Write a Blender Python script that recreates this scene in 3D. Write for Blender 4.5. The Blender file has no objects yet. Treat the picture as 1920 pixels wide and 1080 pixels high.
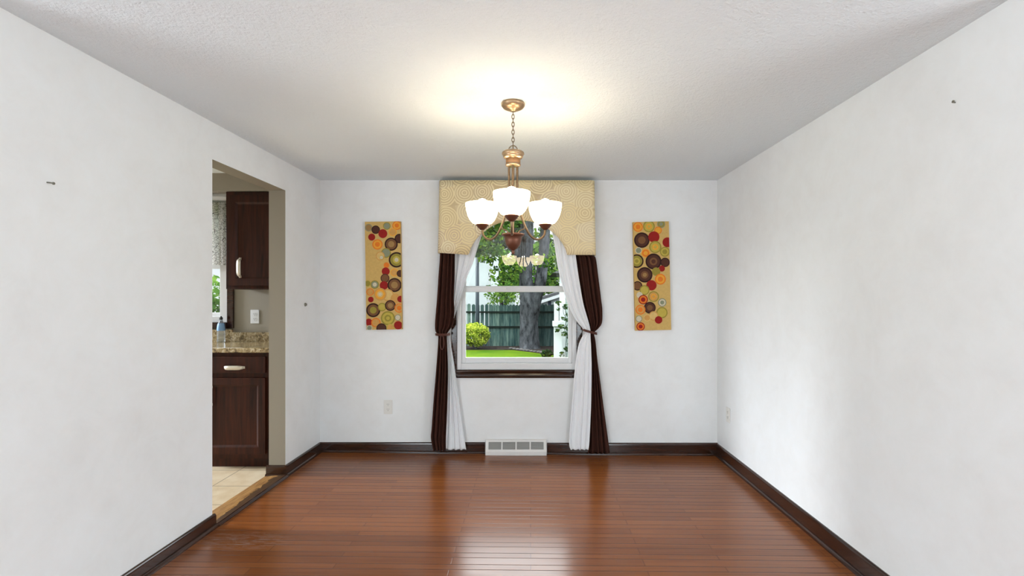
import bpy, bmesh, math, random
from mathutils import Vector, Matrix
R = random.Random(7)
sc = bpy.context.scene
COL = sc.collection
F, VX, VY, H = 937.0, 995.0, 558.0, 1.28      # focal length and vanishing point of the photograph (1920x1080), eye height
YB, CZ = 4.11, 2.245                          # back wall, ceiling height
def P(px, py, d): return Vector(((px-VX)*d/F, d, H-(py-VY)*d/F))
def xl(y): return -1.732-0.0128*(YB-y)        # left wall face
def xr(y): return 1.535+0.0053*(YB-y)         # right wall face
def zf(x): return -0.0095*(x+0.12)            # the old floor runs slightly out of level

# ------------------------------------------------------------------ materials
def mat(name, col=(.8,.8,.8), rough=.5, metal=0.0, **kw):
    m = bpy.data.materials.new(name); m.use_nodes = True
    b = m.node_tree.nodes['Principled BSDF']
    b.inputs['Base Color'].default_value = (*col, 1)
    b.inputs['Roughness'].default_value = rough
    b.inputs['Metallic'].default_value = metal
    for k, v in kw.items(): b.inputs[k.replace('_', ' ')].default_value = v
    return m
class NT:
    def __init__(s, m):
        s.t = m.node_tree; s.n = s.t.nodes; s.b = s.n.get('Principled BSDF'); s.o = s.n.get('Material Output')
    def add(s, typ, **kw):
        n = s.n.new(typ)
        for k, v in kw.items(): setattr(n, k, v)
        return n
    def link(s, a, b): s.t.links.new(a, b)
    def coord(s, kind='Object', scale=(1,1,1), rot=(0,0,0)):
        c = s.add('ShaderNodeTexCoord'); mp = s.add('ShaderNodeMapping')
        mp.inputs['Scale'].default_value = scale; mp.inputs['Rotation'].default_value = rot
        s.link(c.outputs[kind], mp.inputs[0]); return mp.outputs[0]
    def noise(s, v, scale, detail=3, rough=.5, dist=0):
        n = s.add('ShaderNodeTexNoise'); s.link(v, n.inputs['Vector'])
        n.inputs['Scale'].default_value = scale; n.inputs['Detail'].default_value = detail
        n.inputs['Roughness'].default_value = rough; n.inputs['Distortion'].default_value = dist
        return n.outputs['Fac']
    def ramp(s, fac, stops):
        r = s.add('ShaderNodeValToRGB'); e = r.color_ramp.elements
        while len(e) < len(stops): e.new(.5)
        for i, (p, c) in enumerate(stops):
            e[i].position = p; e[i].color = (*c, 1)
        s.link(fac, r.inputs[0]); return r.outputs[0]
    def mix(s, fac, a, b, blend='MIX'):
        n = s.add('ShaderNodeMix', data_type='RGBA', blend_type=blend)
        for sock, v in ((n.inputs[0], fac), (n.inputs[6], a), (n.inputs[7], b)):
            if isinstance(v, (int, float)): sock.default_value = v
            elif isinstance(v, tuple): sock.default_value = (*v, 1)
            else: s.link(v, sock)
        return n.outputs[2]
    def math(s, op, a, b=0.0):
        n = s.add('ShaderNodeMath', operation=op)
        for i, v in enumerate((a, b)):
            if isinstance(v, (int, float)): n.inputs[i].default_value = v
            else: s.link(v, n.inputs[i])
        return n.outputs[0]
    def bump(s, h, strength, dist):
        n = s.add('ShaderNodeBump'); n.inputs['Strength'].default_value = strength; n.inputs['Distance'].default_value = dist
        s.link(h, n.inputs['Height']); s.link(n.outputs[0], s.b.inputs['Normal'])
    def base(s, c): s.link(c, s.b.inputs['Base Color'])

def m_wall():
    m = mat('wall plaster', rough=.45); t = NT(m); v = t.coord()
    a = t.noise(v, 1.6, 5, .62, .6); b = t.noise(v, 7, 6, .7, .5)
    f = t.math('ADD', t.math('MULTIPLY', a, .55), t.math('MULTIPLY', b, .45))
    t.base(t.ramp(f, [(.34, (.77,.77,.765)), (.5, (.805,.812,.812)), (.66, (.83,.845,.855))]))
    t.bump(b, .10, .004); return m
def m_plain_wall(name, c):
    m = mat(name, c, .6); t = NT(m); t.bump(t.noise(t.coord(), 60, 3), .08, .002); return m
def m_ceiling():
    m = mat('ceiling stipple', (.825,.885,.925), .9); t = NT(m); v = t.coord()
    n = t.noise(v, 95, 4, .7); n2 = t.noise(v, 38, 3, .6)
    t.bump(t.math('ADD', n, n2), .55, .011)
    return m
def m_floor():
    m = mat('hardwood planks', rough=.24); t = NT(m)
    c = t.add('ShaderNodeTexCoord'); sp = t.add('ShaderNodeSeparateXYZ'); t.link(c.outputs['Object'], sp.inputs[0])
    w = .0545
    y = t.math('ADD', sp.outputs[1], t.math('MULTIPLY', t.math('COSINE', t.math('MULTIPLY', sp.outputs[1], math.pi/w)), w*.085))
    cb = t.add('ShaderNodeCombineXYZ'); t.link(sp.outputs[0], cb.inputs[0]); t.link(y, cb.inputs[1])
    br = t.add('ShaderNodeTexBrick', offset=.41, squash=1.0)
    t.link(cb.outputs[0], br.inputs['Vector'])
    for k, val in (('Scale', 1.0), ('Mortar Size', .0032), ('Mortar Smooth', .6), ('Bias', 0.0), ('Brick Width', .93), ('Row Height', w)):
        br.inputs[k].default_value = val
    br.inputs['Color1'].default_value = (0,0,0,1); br.inputs['Color2'].default_value = (1,1,1,1); br.inputs['Mortar'].default_value = (.5,.5,.5,1)
    g = t.noise(t.coord(scale=(1.4, 60, 1)), 1.6, 6, .65, .4)
    big = t.noise(t.coord(), .9, 3)
    f = t.math('ADD', t.math('MULTIPLY', br.outputs['Color'], .16), t.math('ADD', t.math('MULTIPLY', g, .50), t.math('MULTIPLY', big, .34)))
    colr = t.ramp(f, [(.28, (.125,.034,.007)), (.5, (.195,.058,.013)), (.72, (.265,.087,.022))])
    fr_ = t.math('ABSOLUTE', t.math('SUBTRACT', t.math('FRACT', t.math('DIVIDE', y, w)), .5))
    seam = t.math('MULTIPLY', t.math('SUBTRACT', fr_, .457), 1/.043); seam.node.use_clamp = True
    seam = t.math('MAXIMUM', seam, t.math('MULTIPLY', br.outputs['Fac'], .35))
    colr = t.mix(t.math('MULTIPLY', seam, .92), colr, (.010,.004,.002))
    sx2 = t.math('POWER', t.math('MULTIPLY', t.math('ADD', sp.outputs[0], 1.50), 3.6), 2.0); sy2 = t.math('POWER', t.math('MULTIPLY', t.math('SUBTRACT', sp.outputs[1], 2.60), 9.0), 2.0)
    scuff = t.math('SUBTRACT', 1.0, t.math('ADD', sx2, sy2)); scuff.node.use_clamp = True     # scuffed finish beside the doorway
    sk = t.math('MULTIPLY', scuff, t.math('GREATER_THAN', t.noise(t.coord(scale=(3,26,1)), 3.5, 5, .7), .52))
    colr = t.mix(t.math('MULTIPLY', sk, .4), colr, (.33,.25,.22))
    t.base(colr)
    rr = t.math('ADD', .15, t.math('MULTIPLY', t.noise(t.coord(scale=(1,8,1)), 4, 4), .13)); t.link(rr, t.b.inputs['Roughness'])
    hgt = t.math('ADD', t.math('MULTIPLY', seam, -.8), t.math('MULTIPLY', g, .03))
    t.bump(hgt, .22, .003)
    t.b.inputs['Coat Weight'].default_value = .12; t.b.inputs['Coat Roughness'].default_value = .3; t.b.inputs['Specular IOR Level'].default_value = .33
    return m
def m_wood(name, dark, light, rough=.3, scale=(1,1,14), axis_scale=3.0, bump=.05, spec=.5):
    m = mat(name, rough=rough); t = NT(m)
    g = t.noise(t.coord(scale=scale), axis_scale, 6, .65, .7)
    t.base(t.ramp(g, [(.3, dark), (.72, light)])); t.bump(g, bump, .003); t.b.inputs['Specular IOR Level'].default_value = spec; return m
def m_granite():
    m = mat('granite', rough=.14); t = NT(m); v = t.coord()
    n = t.noise(v, 42, 5, .7, .8); n2 = t.noise(v, 110, 3, .7)
    c = t.ramp(n, [(.33, (.03,.022,.016)), (.44, (.25,.17,.075)), (.55, (.47,.36,.20)), (.68, (.66,.60,.48))])
    t.base(t.mix(t.math('GREATER_THAN', n2, .64), c, (.05,.035,.03))); return m
def m_tile():
    m = mat('beige floor tile', rough=.3); t = NT(m)
    br = t.add('ShaderNodeTexBrick', offset=0.0); t.link(t.coord(), br.inputs['Vector'])
    for k, val in (('Scale', 1.0), ('Mortar Size', .004), ('Mortar Smooth', .2), ('Brick Width', .305), ('Row Height', .305)): br.inputs[k].default_value = val
    n = t.noise(t.coord(), 9, 5, .6)
    c = t.ramp(n, [(.3, (.64,.49,.31)), (.7, (.78,.66,.49))])
    t.base(t.mix(br.outputs['Fac'], c, (.30,.22,.14))); return m
def m_valance():
    m = mat('coiled circle fabric', rough=.75); t = NT(m)
    c = t.add('ShaderNodeTexCoord'); sp = t.add('ShaderNodeSeparateXYZ'); t.link(c.outputs['Object'], sp.inputs[0])
    cb = t.add('ShaderNodeCombineXYZ')
    t.link(t.math('SUBTRACT', sp.outputs[0], sp.outputs[1]), cb.inputs[0]); t.link(sp.outputs[2], cb.inputs[1])
    vo = t.add('ShaderNodeTexVoronoi', voronoi_dimensions='2D', feature='F1'); t.link(cb.outputs[0], vo.inputs['Vector'])
    vo.inputs['Scale'].default_value = 6.4; vo.inputs['Randomness'].default_value = .75
    hs = t.add('ShaderNodeSeparateColor'); t.link(vo.outputs['Color'], hs.inputs[0])
    wob = t.noise(t.coord(), 25, 2)
    d = t.math('ADD', vo.outputs['Distance'], t.math('MULTIPLY', wob, .06))
    w = t.math('SINE', t.math('MULTIPLY', d, 52.0))
    wv = t.math('ADD', t.math('MULTIPLY', w, .5), .5)
    ground = t.ramp(hs.outputs[0], [(.0, (.60,.46,.27)), (.45, (.70,.55,.30)), (.75, (.76,.63,.40)), (1, (.63,.47,.30))])
    line = t.ramp(hs.outputs[1], [(.0, (.88,.77,.50)), (.5, (.88,.73,.40)), (1, (.90,.81,.60))])
    k = t.math('MULTIPLY', wv, t.math('LESS_THAN', d, .70))
    t.base(t.mix(k, ground, line)); t.bump(wv, .12, .002)
    return m
def m_cloth(name, c, transp=0.0, transl=.35):
    m = bpy.data.materials.new(name); m.use_nodes = True; t = NT(m); t.n.remove(t.b)
    d = t.add('ShaderNodeBsdfDiffuse'); d.inputs[0].default_value = (*c, 1)
    tr = t.add('ShaderNodeBsdfTranslucent'); tr.inputs[0].default_value = (*c, 1)
    mx = t.add('ShaderNodeMixShader'); mx.inputs[0].default_value = transl
    t.link(d.outputs[0], mx.inputs[1]); t.link(tr.outputs[0], mx.inputs[2]); out = mx.outputs[0]
    if transp:
        tp = t.add('ShaderNodeBsdfTransparent'); m2 = t.add('ShaderNodeMixShader'); m2.inputs[0].default_value = transp
        t.link(out, m2.inputs[1]); t.link(tp.outputs[0], m2.inputs[2]); out = m2.outputs[0]
    t.link(out, t.o.inputs[0]); return m
def m_glass():
    m = bpy.data.materials.new('window glass'); m.use_nodes = True; t = NT(m); t.n.remove(t.b)
    tp = t.add('ShaderNodeBsdfTransparent'); tp.inputs[0].default_value = (.96,.985,.98,1)
    gl = t.add('ShaderNodeBsdfGlossy'); gl.inputs['Roughness'].default_value = 0.0
    fr = t.add('ShaderNodeFresnel'); fr.inputs[0].default_value = 1.52
    mx = t.add('ShaderNodeMixShader'); t.link(t.math('MULTIPLY', fr.outputs[0], 2.2), mx.inputs[0])   # double glazing: four surfaces
    t.link(tp.outputs[0], mx.inputs[1]); t.link(gl.outputs[0], mx.inputs[2]); t.link(mx.outputs[0], t.o.inputs[0]); return m
def m_shade(name, col, strength):
    m = mat(name, (.95,.9,.82), .3); t = NT(m)
    t.b.inputs['Emission Color'].default_value = (*col, 1); t.b.inputs['Emission Strength'].default_value = strength; return m
def m_leaf(name, a, b, c, scale=2.0):
    m = bpy.data.materials.new(name); m.use_nodes = True; t = NT(m); t.n.remove(t.b)
    g = t.add('ShaderNodeNewGeometry'); n = t.add('ShaderNodeTexNoise'); t.link(g.outputs['Position'], n.inputs['Vector'])
    n.inputs['Scale'].default_value = scale; n.inputs['Detail'].default_value = 4
    rc = t.math('ADD', t.math('MULTIPLY', n.outputs['Fac'], .6), t.math('MULTIPLY', g.outputs['Random Per Island'], .4))
    cr = t.ramp(rc, [(.3, tuple(x*.66 for x in a)), (.5, tuple(x*.66 for x in b)), (.72, tuple(x*.66 for x in c))])
    d = t.add('ShaderNodeBsdfDiffuse'); tr = t.add('ShaderNodeBsdfTranslucent'); t.link(cr, d.inputs[0]); t.link(cr, tr.inputs[0])
    mx = t.add('ShaderNodeMixShader'); mx.inputs[0].default_value = .45
    t.link(d.outputs[0], mx.inputs[1]); t.link(tr.outputs[0], mx.inputs[2]); t.link(mx.outputs[0], t.o.inputs[0]); return m
def m_attr():
    m = mat('painted canvas', rough=.6, Specular_IOR_Level=.2); t = NT(m)
    a = t.add('ShaderNodeAttribute', attribute_name='paint')
    n = t.noise(t.coord(), 45, 4, .7)
    c = t.mix(.22, a.outputs['Color'], t.ramp(n, [(.3, (.35,.3,.25)), (.7, (1,1,1))]), 'MULTIPLY')
    t.base(c); return m
M = dict(
    wall=m_wall(), ceil=m_ceiling(), floor=m_floor(), tan=m_plain_wall('tan kitchen paint', (.29,.255,.20)),
    base=m_wood('dark stained trim', (.013,.004,.002), (.048,.0155,.007), .15, (1,1,14), 3, .02, spec=.55),
    cab=m_wood('dark cherry cabinet', (.009,.0022,.0011), (.058,.0125,.004), .42, (14,14,1), 2.2, spec=.2),
    thr=m_wood('worn threshold oak', (.03,.010,.004), (.36,.19,.075), .5, (26,1.6,26), 2.8, .3),
    white=mat('white vinyl', (.70,.70,.71), .35), offw=mat('ivory plastic', (.74,.72,.68), .4),
    reg=mat('white enamel', (.72,.70,.68), .4), grey=mat('grey louver', (.33,.32,.30), .5),
    dark=mat('dark slot', (.06,.055,.05), .6), nail=mat('dull steel', (.25,.24,.2), .4, .8),
    nickel=mat('satin nickel', (.60,.54,.44), .45, .5),
    brz=mat('antique bronze', (.31,.21,.125), .36, .8), dbrz=mat('dark bronze', (.13,.05,.028), .4, .6),
    chain=mat('aged brass chain', (.20,.145,.095), .4, .7), armb=mat('dark antique brass', (.17,.11,.06), .38, .7), slv=mat('brown enamel sleeve', (.24,.115,.04), .45, .2),
    shade=m_shade('frosted glass lit', (1.0,.82,.53), 8.0), bulb=m_shade('lamp bulb lit', (1.0,.95,.87), 24.0),
    val=m_valance(), brown=m_cloth('brown curtain cloth', (.062,.026,.019), 0, .12),
    sheer=m_cloth('white sheer cloth', (.96,.965,.98), .05, .13), cord=mat('rust brown cord', (.10,.03,.018), .6),
    glass=m_glass(), gran=m_granite(), tile=m_tile(), paint=m_attr(),
    clear=mat('clear plastic', (.80,.88,.95), .1, 0, Transmission_Weight=.85, IOR=1.3), lab=mat('blue label', (.22,.42,.72), .4), black=mat('black plastic', (.02,.02,.02), .4),
    steel=mat('brushed metal', (.55,.56,.58), .3, .8),
)
# ------------------------------------------------------------------ mesh helpers
def obj(name, bm, m, parent=None, smooth=False, bevel=0, solid=0, subsurf=0, **props):
    me = bpy.data.meshes.new(name)
    bmesh.ops.recalc_face_normals(bm, faces=bm.faces)
    for f in bm.faces: f.smooth = smooth
    bm.to_mesh(me); bm.free()
    for x in (m if isinstance(m, (list, tuple)) else [m]): me.materials.append(x)
    o = bpy.data.objects.new(name, me); COL.objects.link(o)
    if parent: o.parent = parent; o.matrix_parent_inverse = parent.matrix_world.inverted()
    if solid: q = o.modifiers.new('s', 'SOLIDIFY'); q.thickness = solid; q.offset = 0
    if bevel: q = o.modifiers.new('b', 'BEVEL'); q.width = bevel; q.segments = 2; q.limit_method = 'ANGLE'
    if subsurf: q = o.modifiers.new('u', 'SUBSURF'); q.levels = subsurf; q.render_levels = subsurf
    for k, v in props.items(): o[k] = v
    return o
def empty(name, loc, **props):
    o = bpy.data.objects.new(name, None); o.location = loc; o.empty_display_size = .1; COL.objects.link(o)
    o.matrix_world = Matrix.Translation(loc)
    for k, v in props.items(): o[k] = v
    return o
def thing(name, label, cat, loc=(0,0,0), group=None):
    o = empty(name, Vector(loc), label=label, category=cat)
    if group: o['group'] = group
    return o
def BM(): return bmesh.new()
def box(bm, x0, x1, y0, y1, z0, z1, mi=0):
    vs = [bm.verts.new((x, y, z)) for x in (x0, x1) for y in (y0, y1) for z in (z0, z1)]
    for q in ((0,1,3,2), (4,6,7,5), (0,4,5,1), (2,3,7,6), (0,2,6,4), (1,5,7,3)):
        bm.faces.new([vs[i] for i in q]).material_index = mi
    return vs
def bx(*a): bm = BM(); box(bm, *a); return bm
def prism(bm, prof, path):
    """sweep a list of profile rings (each a list of points) into a tube of quads, capped"""
    rings = [[bm.verts.new(p) for p in ring] for ring in path]
    n = len(rings[0])
    for a, b in zip(rings, rings[1:]):
        for i in range(n): bm.faces.new((a[i], a[(i+1) % n], b[(i+1) % n], b[i]))
    bm.faces.new(rings[0]); bm.faces.new(rings[-1][::-1])
def lathe(bm, prof, c=(0,0,0), n=28):
    rings = []
    for r, z in prof:
        rings.append([bm.verts.new((c[0]+r*math.cos(2*math.pi*i/n), c[1]+r*math.sin(2*math.pi*i/n), c[2]+z)) for i in range(n)] if r > 1e-6 else [bm.verts.new((c[0], c[1], c[2]+z))])
    for a, b in zip(rings, rings[1:]):
        if len(a) == 1 and len(b) == 1: continue
        for i in range(n):
            j = (i+1) % n
            if len(a) == 1: bm.faces.new((a[0], b[j], b[i]))
            elif len(b) == 1: bm.faces.new((a[i], a[j], b[0]))
            else: bm.faces.new((a[i], a[j], b[j], b[i]))
def catmull(pts, k=6):
    out = []; n = len(pts)
    for i in range(n-1):
        p0, p1, p2, p3 = pts[max(i-1,0)], pts[i], pts[i+1], pts[min(i+2,n-1)]
        for s in range(k):
            t = s/k
            out.append(tuple(.5*(2*b+(c-a)*t+(2*a-5*b+4*c-d)*t*t+(-a+3*b-3*c+d)*t**3) for a, b, c, d in zip(p0,p1,p2,p3)))
    out.append(tuple(pts[-1])); return out
def tube(bm, pts, rad, n=10, closed=False, wob=0):
    pts = [Vector(p) for p in pts]; N = len(pts); rings = []
    rads = rad if isinstance(rad, (list, tuple)) else [rad]*N
    up = Vector((0,0,1)); side = None
    for i, p in enumerate(pts):
        d = (pts[(i+1) % N]-pts[i-1]) if closed else (pts[min(i+1,N-1)]-pts[max(i-1,0)])
        d.normalize()
        if side is None:
            side = d.cross(up)
            if side.length < 1e-3: side = d.cross(Vector((0,1,0)))
        side = (side-d*side.dot(d)).normalized(); b = d.cross(side)
        rings.append([bm.verts.new(p+(side*math.cos(2*math.pi*j/n)+b*math.sin(2*math.pi*j/n))*rads[i]*(1+wob*R.uniform(-1,1))) for j in range(n)])
    for a, b in zip(rings, rings[1:]+([rings[0]] if closed else [])):
        for j in range(n): bm.faces.new((a[j], a[(j+1) % n], b[(j+1) % n], b[j]))
    if not closed: bm.faces.new(rings[0]); bm.faces.new(rings[-1][::-1])
def wallgrid(fn, us, vs, holes, thick, bm=None):
    """wall with rectangular holes; fn(u, v, w) -> world point, w from 0 (face) to thick (back)"""
    bm = bm or BM(); V = {}
    def v(i, j, k):
        if (i,j,k) not in V: V[i,j,k] = bm.verts.new(fn(us[i], vs[j], thick*k))
        return V[i,j,k]
    def solid(i, j):
        if not (0 <= i < len(us)-1 and 0 <= j < len(vs)-1): return False
        u, w = (us[i]+us[i+1])/2, (vs[j]+vs[j+1])/2
        return not any(a < u < b and c < w < d for a, b, c, d in holes)
    for i in range(len(us)-1):
        for j in range(len(vs)-1):
            if not solid(i, j): continue
            for k in (0, 1): bm.faces.new((v(i,j,k), v(i+1,j,k), v(i+1,j+1,k), v(i,j+1,k)))
            for (di, dj, a, b) in ((-1,0,(i,j),(i,j+1)), (1,0,(i+1,j),(i+1,j+1)), (0,-1,(i,j),(i+1,j)), (0,1,(i,j+1),(i+1,j+1))):
                if not solid(i+di, j+dj): bm.faces.new((v(*a,0), v(*b,0), v(*b,1), v(*a,1)))
    return bm
def struct(name, bm, m, **kw): return obj(name, bm, m, kind='structure', **kw)

# ------------------------------------------------------------------ the room
LX0, LX1, LY0, YO = -3.6, 3.4, -3.6, 1.655      # the living room behind the camera opens at YO
DN, DF, DH = 2.746, 3.543, 2.04                 # doorway to the kitchen
WT = .117
WX0, WX1, WZ0, WZ1 = -.605, .377, .688, 2.02    # window opening
bm = BM()
fv = {(x, y): bm.verts.new((x, y, zf(x))) for x in (LX0, -1.80, LX1) for y in (LY0, YO, YB+.02) if not (x == LX0 and y > YO)}
for q in (((LX0,LY0),(-1.8,LY0),(-1.8,YO),(LX0,YO)), ((-1.8,LY0),(LX1,LY0),(LX1,YO),(-1.8,YO)), ((-1.8,YO),(LX1,YO),(LX1,YB+.02),(-1.8,YB+.02))):
    bm.faces.new([fv[p] for p in q])
r = bmesh.ops.extrude_face_region(bm, geom=bm.faces[:]); bmesh.ops.translate(bm, verts=[g for g in r['geom'] if isinstance(g, bmesh.types.BMVert)], vec=(0,0,-.12))
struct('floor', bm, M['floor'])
struct('floor_kitchen', bx(-4.5, -1.857, YO-.12, 4.2, -.12, .015), M['tile'])
struct('ceiling', bx(-4.5, LX1, LY0, 4.36, CZ, CZ+.12), M['ceil'])
struct('wall_back', wallgrid(lambda u, v, w: (u, YB+w, v), [-1.86, WX0, WX1, 1.70], [-.12, WZ0, WZ1, CZ], [(WX0, WX1, WZ0, WZ1)], .15), M['wall'])
bm = wallgrid(lambda u, v, w: (xl(u)-w, u, v), [YO, DN, DF, YB], [-.12, .016, DH, CZ], [(DN, DF, -1, DH)], WT)
lw = obj('wall_left', bm, [M['wall'], M['tan']], kind='structure')
for p in lw.data.polygons:                      # the jambs and the kitchen side share the kitchen's tan
    c = p.center
    if c.x < xl(c.y)-WT+.004 or (c.x < xl(c.y)-.01 and DN-.01 < c.y < DF+.01 and c.z < DH+.01): p.material_index = 1
struct('wall_right', wallgrid(lambda u, v, w: (xr(u)+w, u, v), [YO, YB], [-.12, CZ], [], .13), M['wall'])
bm = BM()
box(bm, -4.5, xl(YO)-.0, YO-.12, YO, -.12, CZ)
struct('wall_partition_left', bm, M['wall'])
struct('wall_partition_right', bx(xr(YO), LX1, YO-.12, YO, -.12, CZ), M['wall'])
bm = wallgrid(lambda u, v, w: (u, LY0-w, v), [LX0-.15, -2.95, -1.85, 1.0, 2.1, LX1+.15], [-.15, .25, 2.05, CZ], [(-2.95,-1.85,.25,2.05), (1.0,2.1,.25,2.05)], .15)  # openings out of view, added for the rear fill lamps
struct('wall_rear', bm, mat('dark unseen rear wall', (.06,.045,.035), .7))  # wall out of view, darkened to cut its reflected haze in the panes
struct('wall_side_left', wallgrid(lambda u, v, w: (LX0-w, u, v), [LY0, -1.4, .6, YO-.12], [-.15, .3, 2.05, CZ], [(-1.4,.6,.3,2.05)], .15), M['wall'])  # side openings out of view, left and right, added for the fill lamps
struct('wall_side_right', wallgrid(lambda u, v, w: (LX1+w, u, v), [LY0, -1.4, .6, YO], [-.15, .3, 2.05, CZ], [(-1.4,.6,.3,2.05)], .15), M['wall'])
# kitchen shell
KY = 4.2
KW = (-3.6, -2.543, 1.072, 2.118)               # kitchen window opening
struct('wall_kitchen', wallgrid(lambda u, v, w: (u, KY+w, v), [-4.6, KW[0], KW[1], -1.855], [-.12, KW[2], KW[3], CZ], [KW], .15), M['tan'])
struct('wall_kitchen_side', wallgrid(lambda u, v, w: (-4.5-w, u, v), [YO-.12, 2.3, 3.95, KY], [-.12, .02, 2.06, CZ], [(2.3,3.95,.02,2.06)], .13), M['tan'])
struct('wall_soffit', bx(-4.5, -1.858, 3.87, KY-.001, 2.106, CZ-.001), M['tan'])
# roof so that the sun stays out of the rooms
struct('roof', bx(-4.9, LX1+.4, LY0-.4, 4.62, CZ+.13, CZ+.3), M['base'])

# baseboards: board with an eased top edge, and a quarter-round shoe
PROF = [(0,1), (.006,1), (.0095,.965), (.0125,.90), (.0135,.84), (.0135,.0)]
def baseboard(bm, fn, us, top=.09):
    """fn(u, off) -> (x, y)"""
    path = []
    for u in us:
        x, y = fn(u, 0); z0 = zf(max(-1.9, x)); ring = []
        for off, h in PROF: a = fn(u, off); ring.append((*a, z0-.004+(top-z0+.004)*h if h else z0-.004))
        a = fn(u, 0); ring.append((*a, z0-.004)); path.append(ring)
    prism(bm, None, path)
    path = []
    for u in us:
        x, y = fn(u, 0); z0 = zf(max(-1.9, x)); ring = []
        for off, h in ((.0137, .019), (.018, .0185), (.0225, .0165), (.026, .013), (.028, .008), (.0285, -.004), (.0137, -.004)):
            a = fn(u, off); ring.append((*a, z0+h))
        path.append(ring)
    prism(bm, None, path)
bm = BM()
baseboard(bm, lambda u, o: (u, YB-o), [-1.735, -.375], .092); baseboard(bm, lambda u, o: (u, YB-o), [.135, 1.537], .087)
struct('baseboard_back', bm, M['base'])
bm = BM(); baseboard(bm, lambda u, o: (xr(u)-o, u), [YO, YB-.0137], .084); struct('baseboard_right', bm, M['base'])
bm = BM()
baseboard(bm, lambda u, o: (xl(u)+o, u), [YO, DN+.014], .088)
baseboard(bm, lambda u, o: (xl(u)+o, u), [DF-.014, YB-.0137], .094)
baseboard(bm, lambda u, o: (u, DN+o), [xl(DN)-WT-.014, xl(DN)], .088)
baseboard(bm, lambda u, o: (u, DF-o), [xl(DF)-WT-.014, xl(DF)+.0135], .094)
struct('baseboard_left', bm, M['base'])
def m_threshold():
    m = mat('worn threshold', rough=.5); t = NT(m); v = t.coord(scale=(22,3,22))
    c = t.add('ShaderNodeTexCoord'); sp = t.add('ShaderNodeSeparateXYZ'); t.link(c.outputs['Object'], sp.inputs[0])
    g = t.noise(v, 3.2, 6, .7, .6); wear = t.noise(t.coord(scale=(9,4,9)), 2.6, 5, .7)
    gold = t.ramp(g, [(.35, (.20,.085,.02)), (.65, (.46,.25,.085))])
    edge = t.math('MULTIPLY', t.math('ADD', sp.outputs[0], 1.815), 7.0)      # finish left near the dining side, rubbed off in the middle
    k = t.math('GREATER_THAN', t.math('ADD', wear, edge), .74)
    t.base(t.mix(t.math('MULTIPLY', k, .85), gold, (.028,.010,.005))); t.bump(g, .3, .003); return m
# worn threshold in the doorway
bm = BM()
prism(bm, None, [[(xl(y)-WT-.02, y, .012), (xl(y)-WT-.016, y, .021), (xl(y)-.06, y, .028), (xl(y)+.004, y, .026), (xl(y)+.012, y, .018), (xl(y)+.012, y, .006), (xl(y)-WT-.02, y, .006)] for y in (DN+.015, DF-.015)])
th = struct('trim_1', bm, m_threshold(), label='worn oak threshold strip in the kitchen doorway')
bm = BM()
prism(bm, None, [[(xl(y)+.0125, y, zf(-1.74)-.003), (xl(y)+.0125, y, .030), (xl(y)+.020, y, .0295), (xl(y)+.027, y, .026), (xl(y)+.031, y, .019), (xl(y)+.032, y, zf(-1.74)-.003)] for y in (DN+.015, DF-.015)])
struct('trim_2', bm, M['base'], label='dark quarter-round moulding along the doorway threshold')

# ------------------------------------------------------------------ dining window
w1 = empty('window_1', Vector((-.114, YB, WZ0)), kind='structure', label='white double-hung window with dark wooden casing on the back wall')
def ringbox(bm, x0, x1, z0, z1, y0, y1, l, r_, b, t):
    box(bm, x0, x0+l, y0, y1, z0, z1); box(bm, x1-r_, x1, y0, y1, z0, z1)
    box(bm, x0+l, x1-r_, y0, y1, z0, z0+b); box(bm, x0+l, x1-r_, y0, y1, z1-t, z1)
bm = BM(); ringbox(bm, WX0, WX1, WZ0, WZ1, YB-.004, 4.235, .034, .034, .05, .034)
obj('window_frame', bm, M['white'], w1, bevel=.003)
SX0, SX1 = WX0+.034, WX1-.034
bm = BM(); ringbox(bm, SX0, SX1, .738, 1.368, 4.135, 4.165, .032, .032, .045, .042); lo = obj('lower_sash', bm, M['white'], w1, bevel=.003)
bm = BM(); ringbox(bm, SX0, SX1, 1.335, 1.986, 4.172, 4.202, .032, .032, .042, .035); up = obj('upper_sash', bm, M['white'], w1, bevel=.003)
def pane(x0, x1, z0, z1, y): bm = BM(); bm.faces.new([bm.verts.new(p) for p in ((x0,y,z0),(x1,y,z0),(x1,y,z1),(x0,y,z1))]); return bm
obj('pane', pane(SX0+.03, SX1-.03, .78, 1.328, 4.15), M['glass'], lo)
obj('pane', pane(SX0+.03, SX1-.03, 1.375, 1.953, 4.187), M['glass'], up)
bm = BM(); box(bm, -.2, -.12, 4.118, 4.135, 1.35, 1.364); obj('sash_lock', bm, M['white'], lo, bevel=.003)
bm = BM()
box(bm, WX0-.045, WX0, YB-.018, YB-.0005, WZ0-.066, WZ1+.05); box(bm, WX1, WX1+.045, YB-.018, YB-.0005, WZ0-.066, WZ1+.05); box(bm, WX0, WX1, YB-.018, YB-.0005, WZ1, WZ1+.05)
obj('casing', bm, M['base'], w1, bevel=.004)
path = []
for x in (WX0-.0, WX1+.0):
    path.append([(x, YB-.0005, WZ0), (x, YB-.020, WZ0), (x, YB-.024, WZ0-.006), (x, YB-.024, WZ0-.018), (x, YB-.017, WZ0-.03), (x, YB-.022, WZ0-.042), (x, YB-.024, WZ0-.052), (x, YB-.018, WZ0-.066), (x, YB-.0005, WZ0-.066)])
bm = BM(); prism(bm, None, path); obj('window_sill', bm, M['base'], w1)

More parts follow.
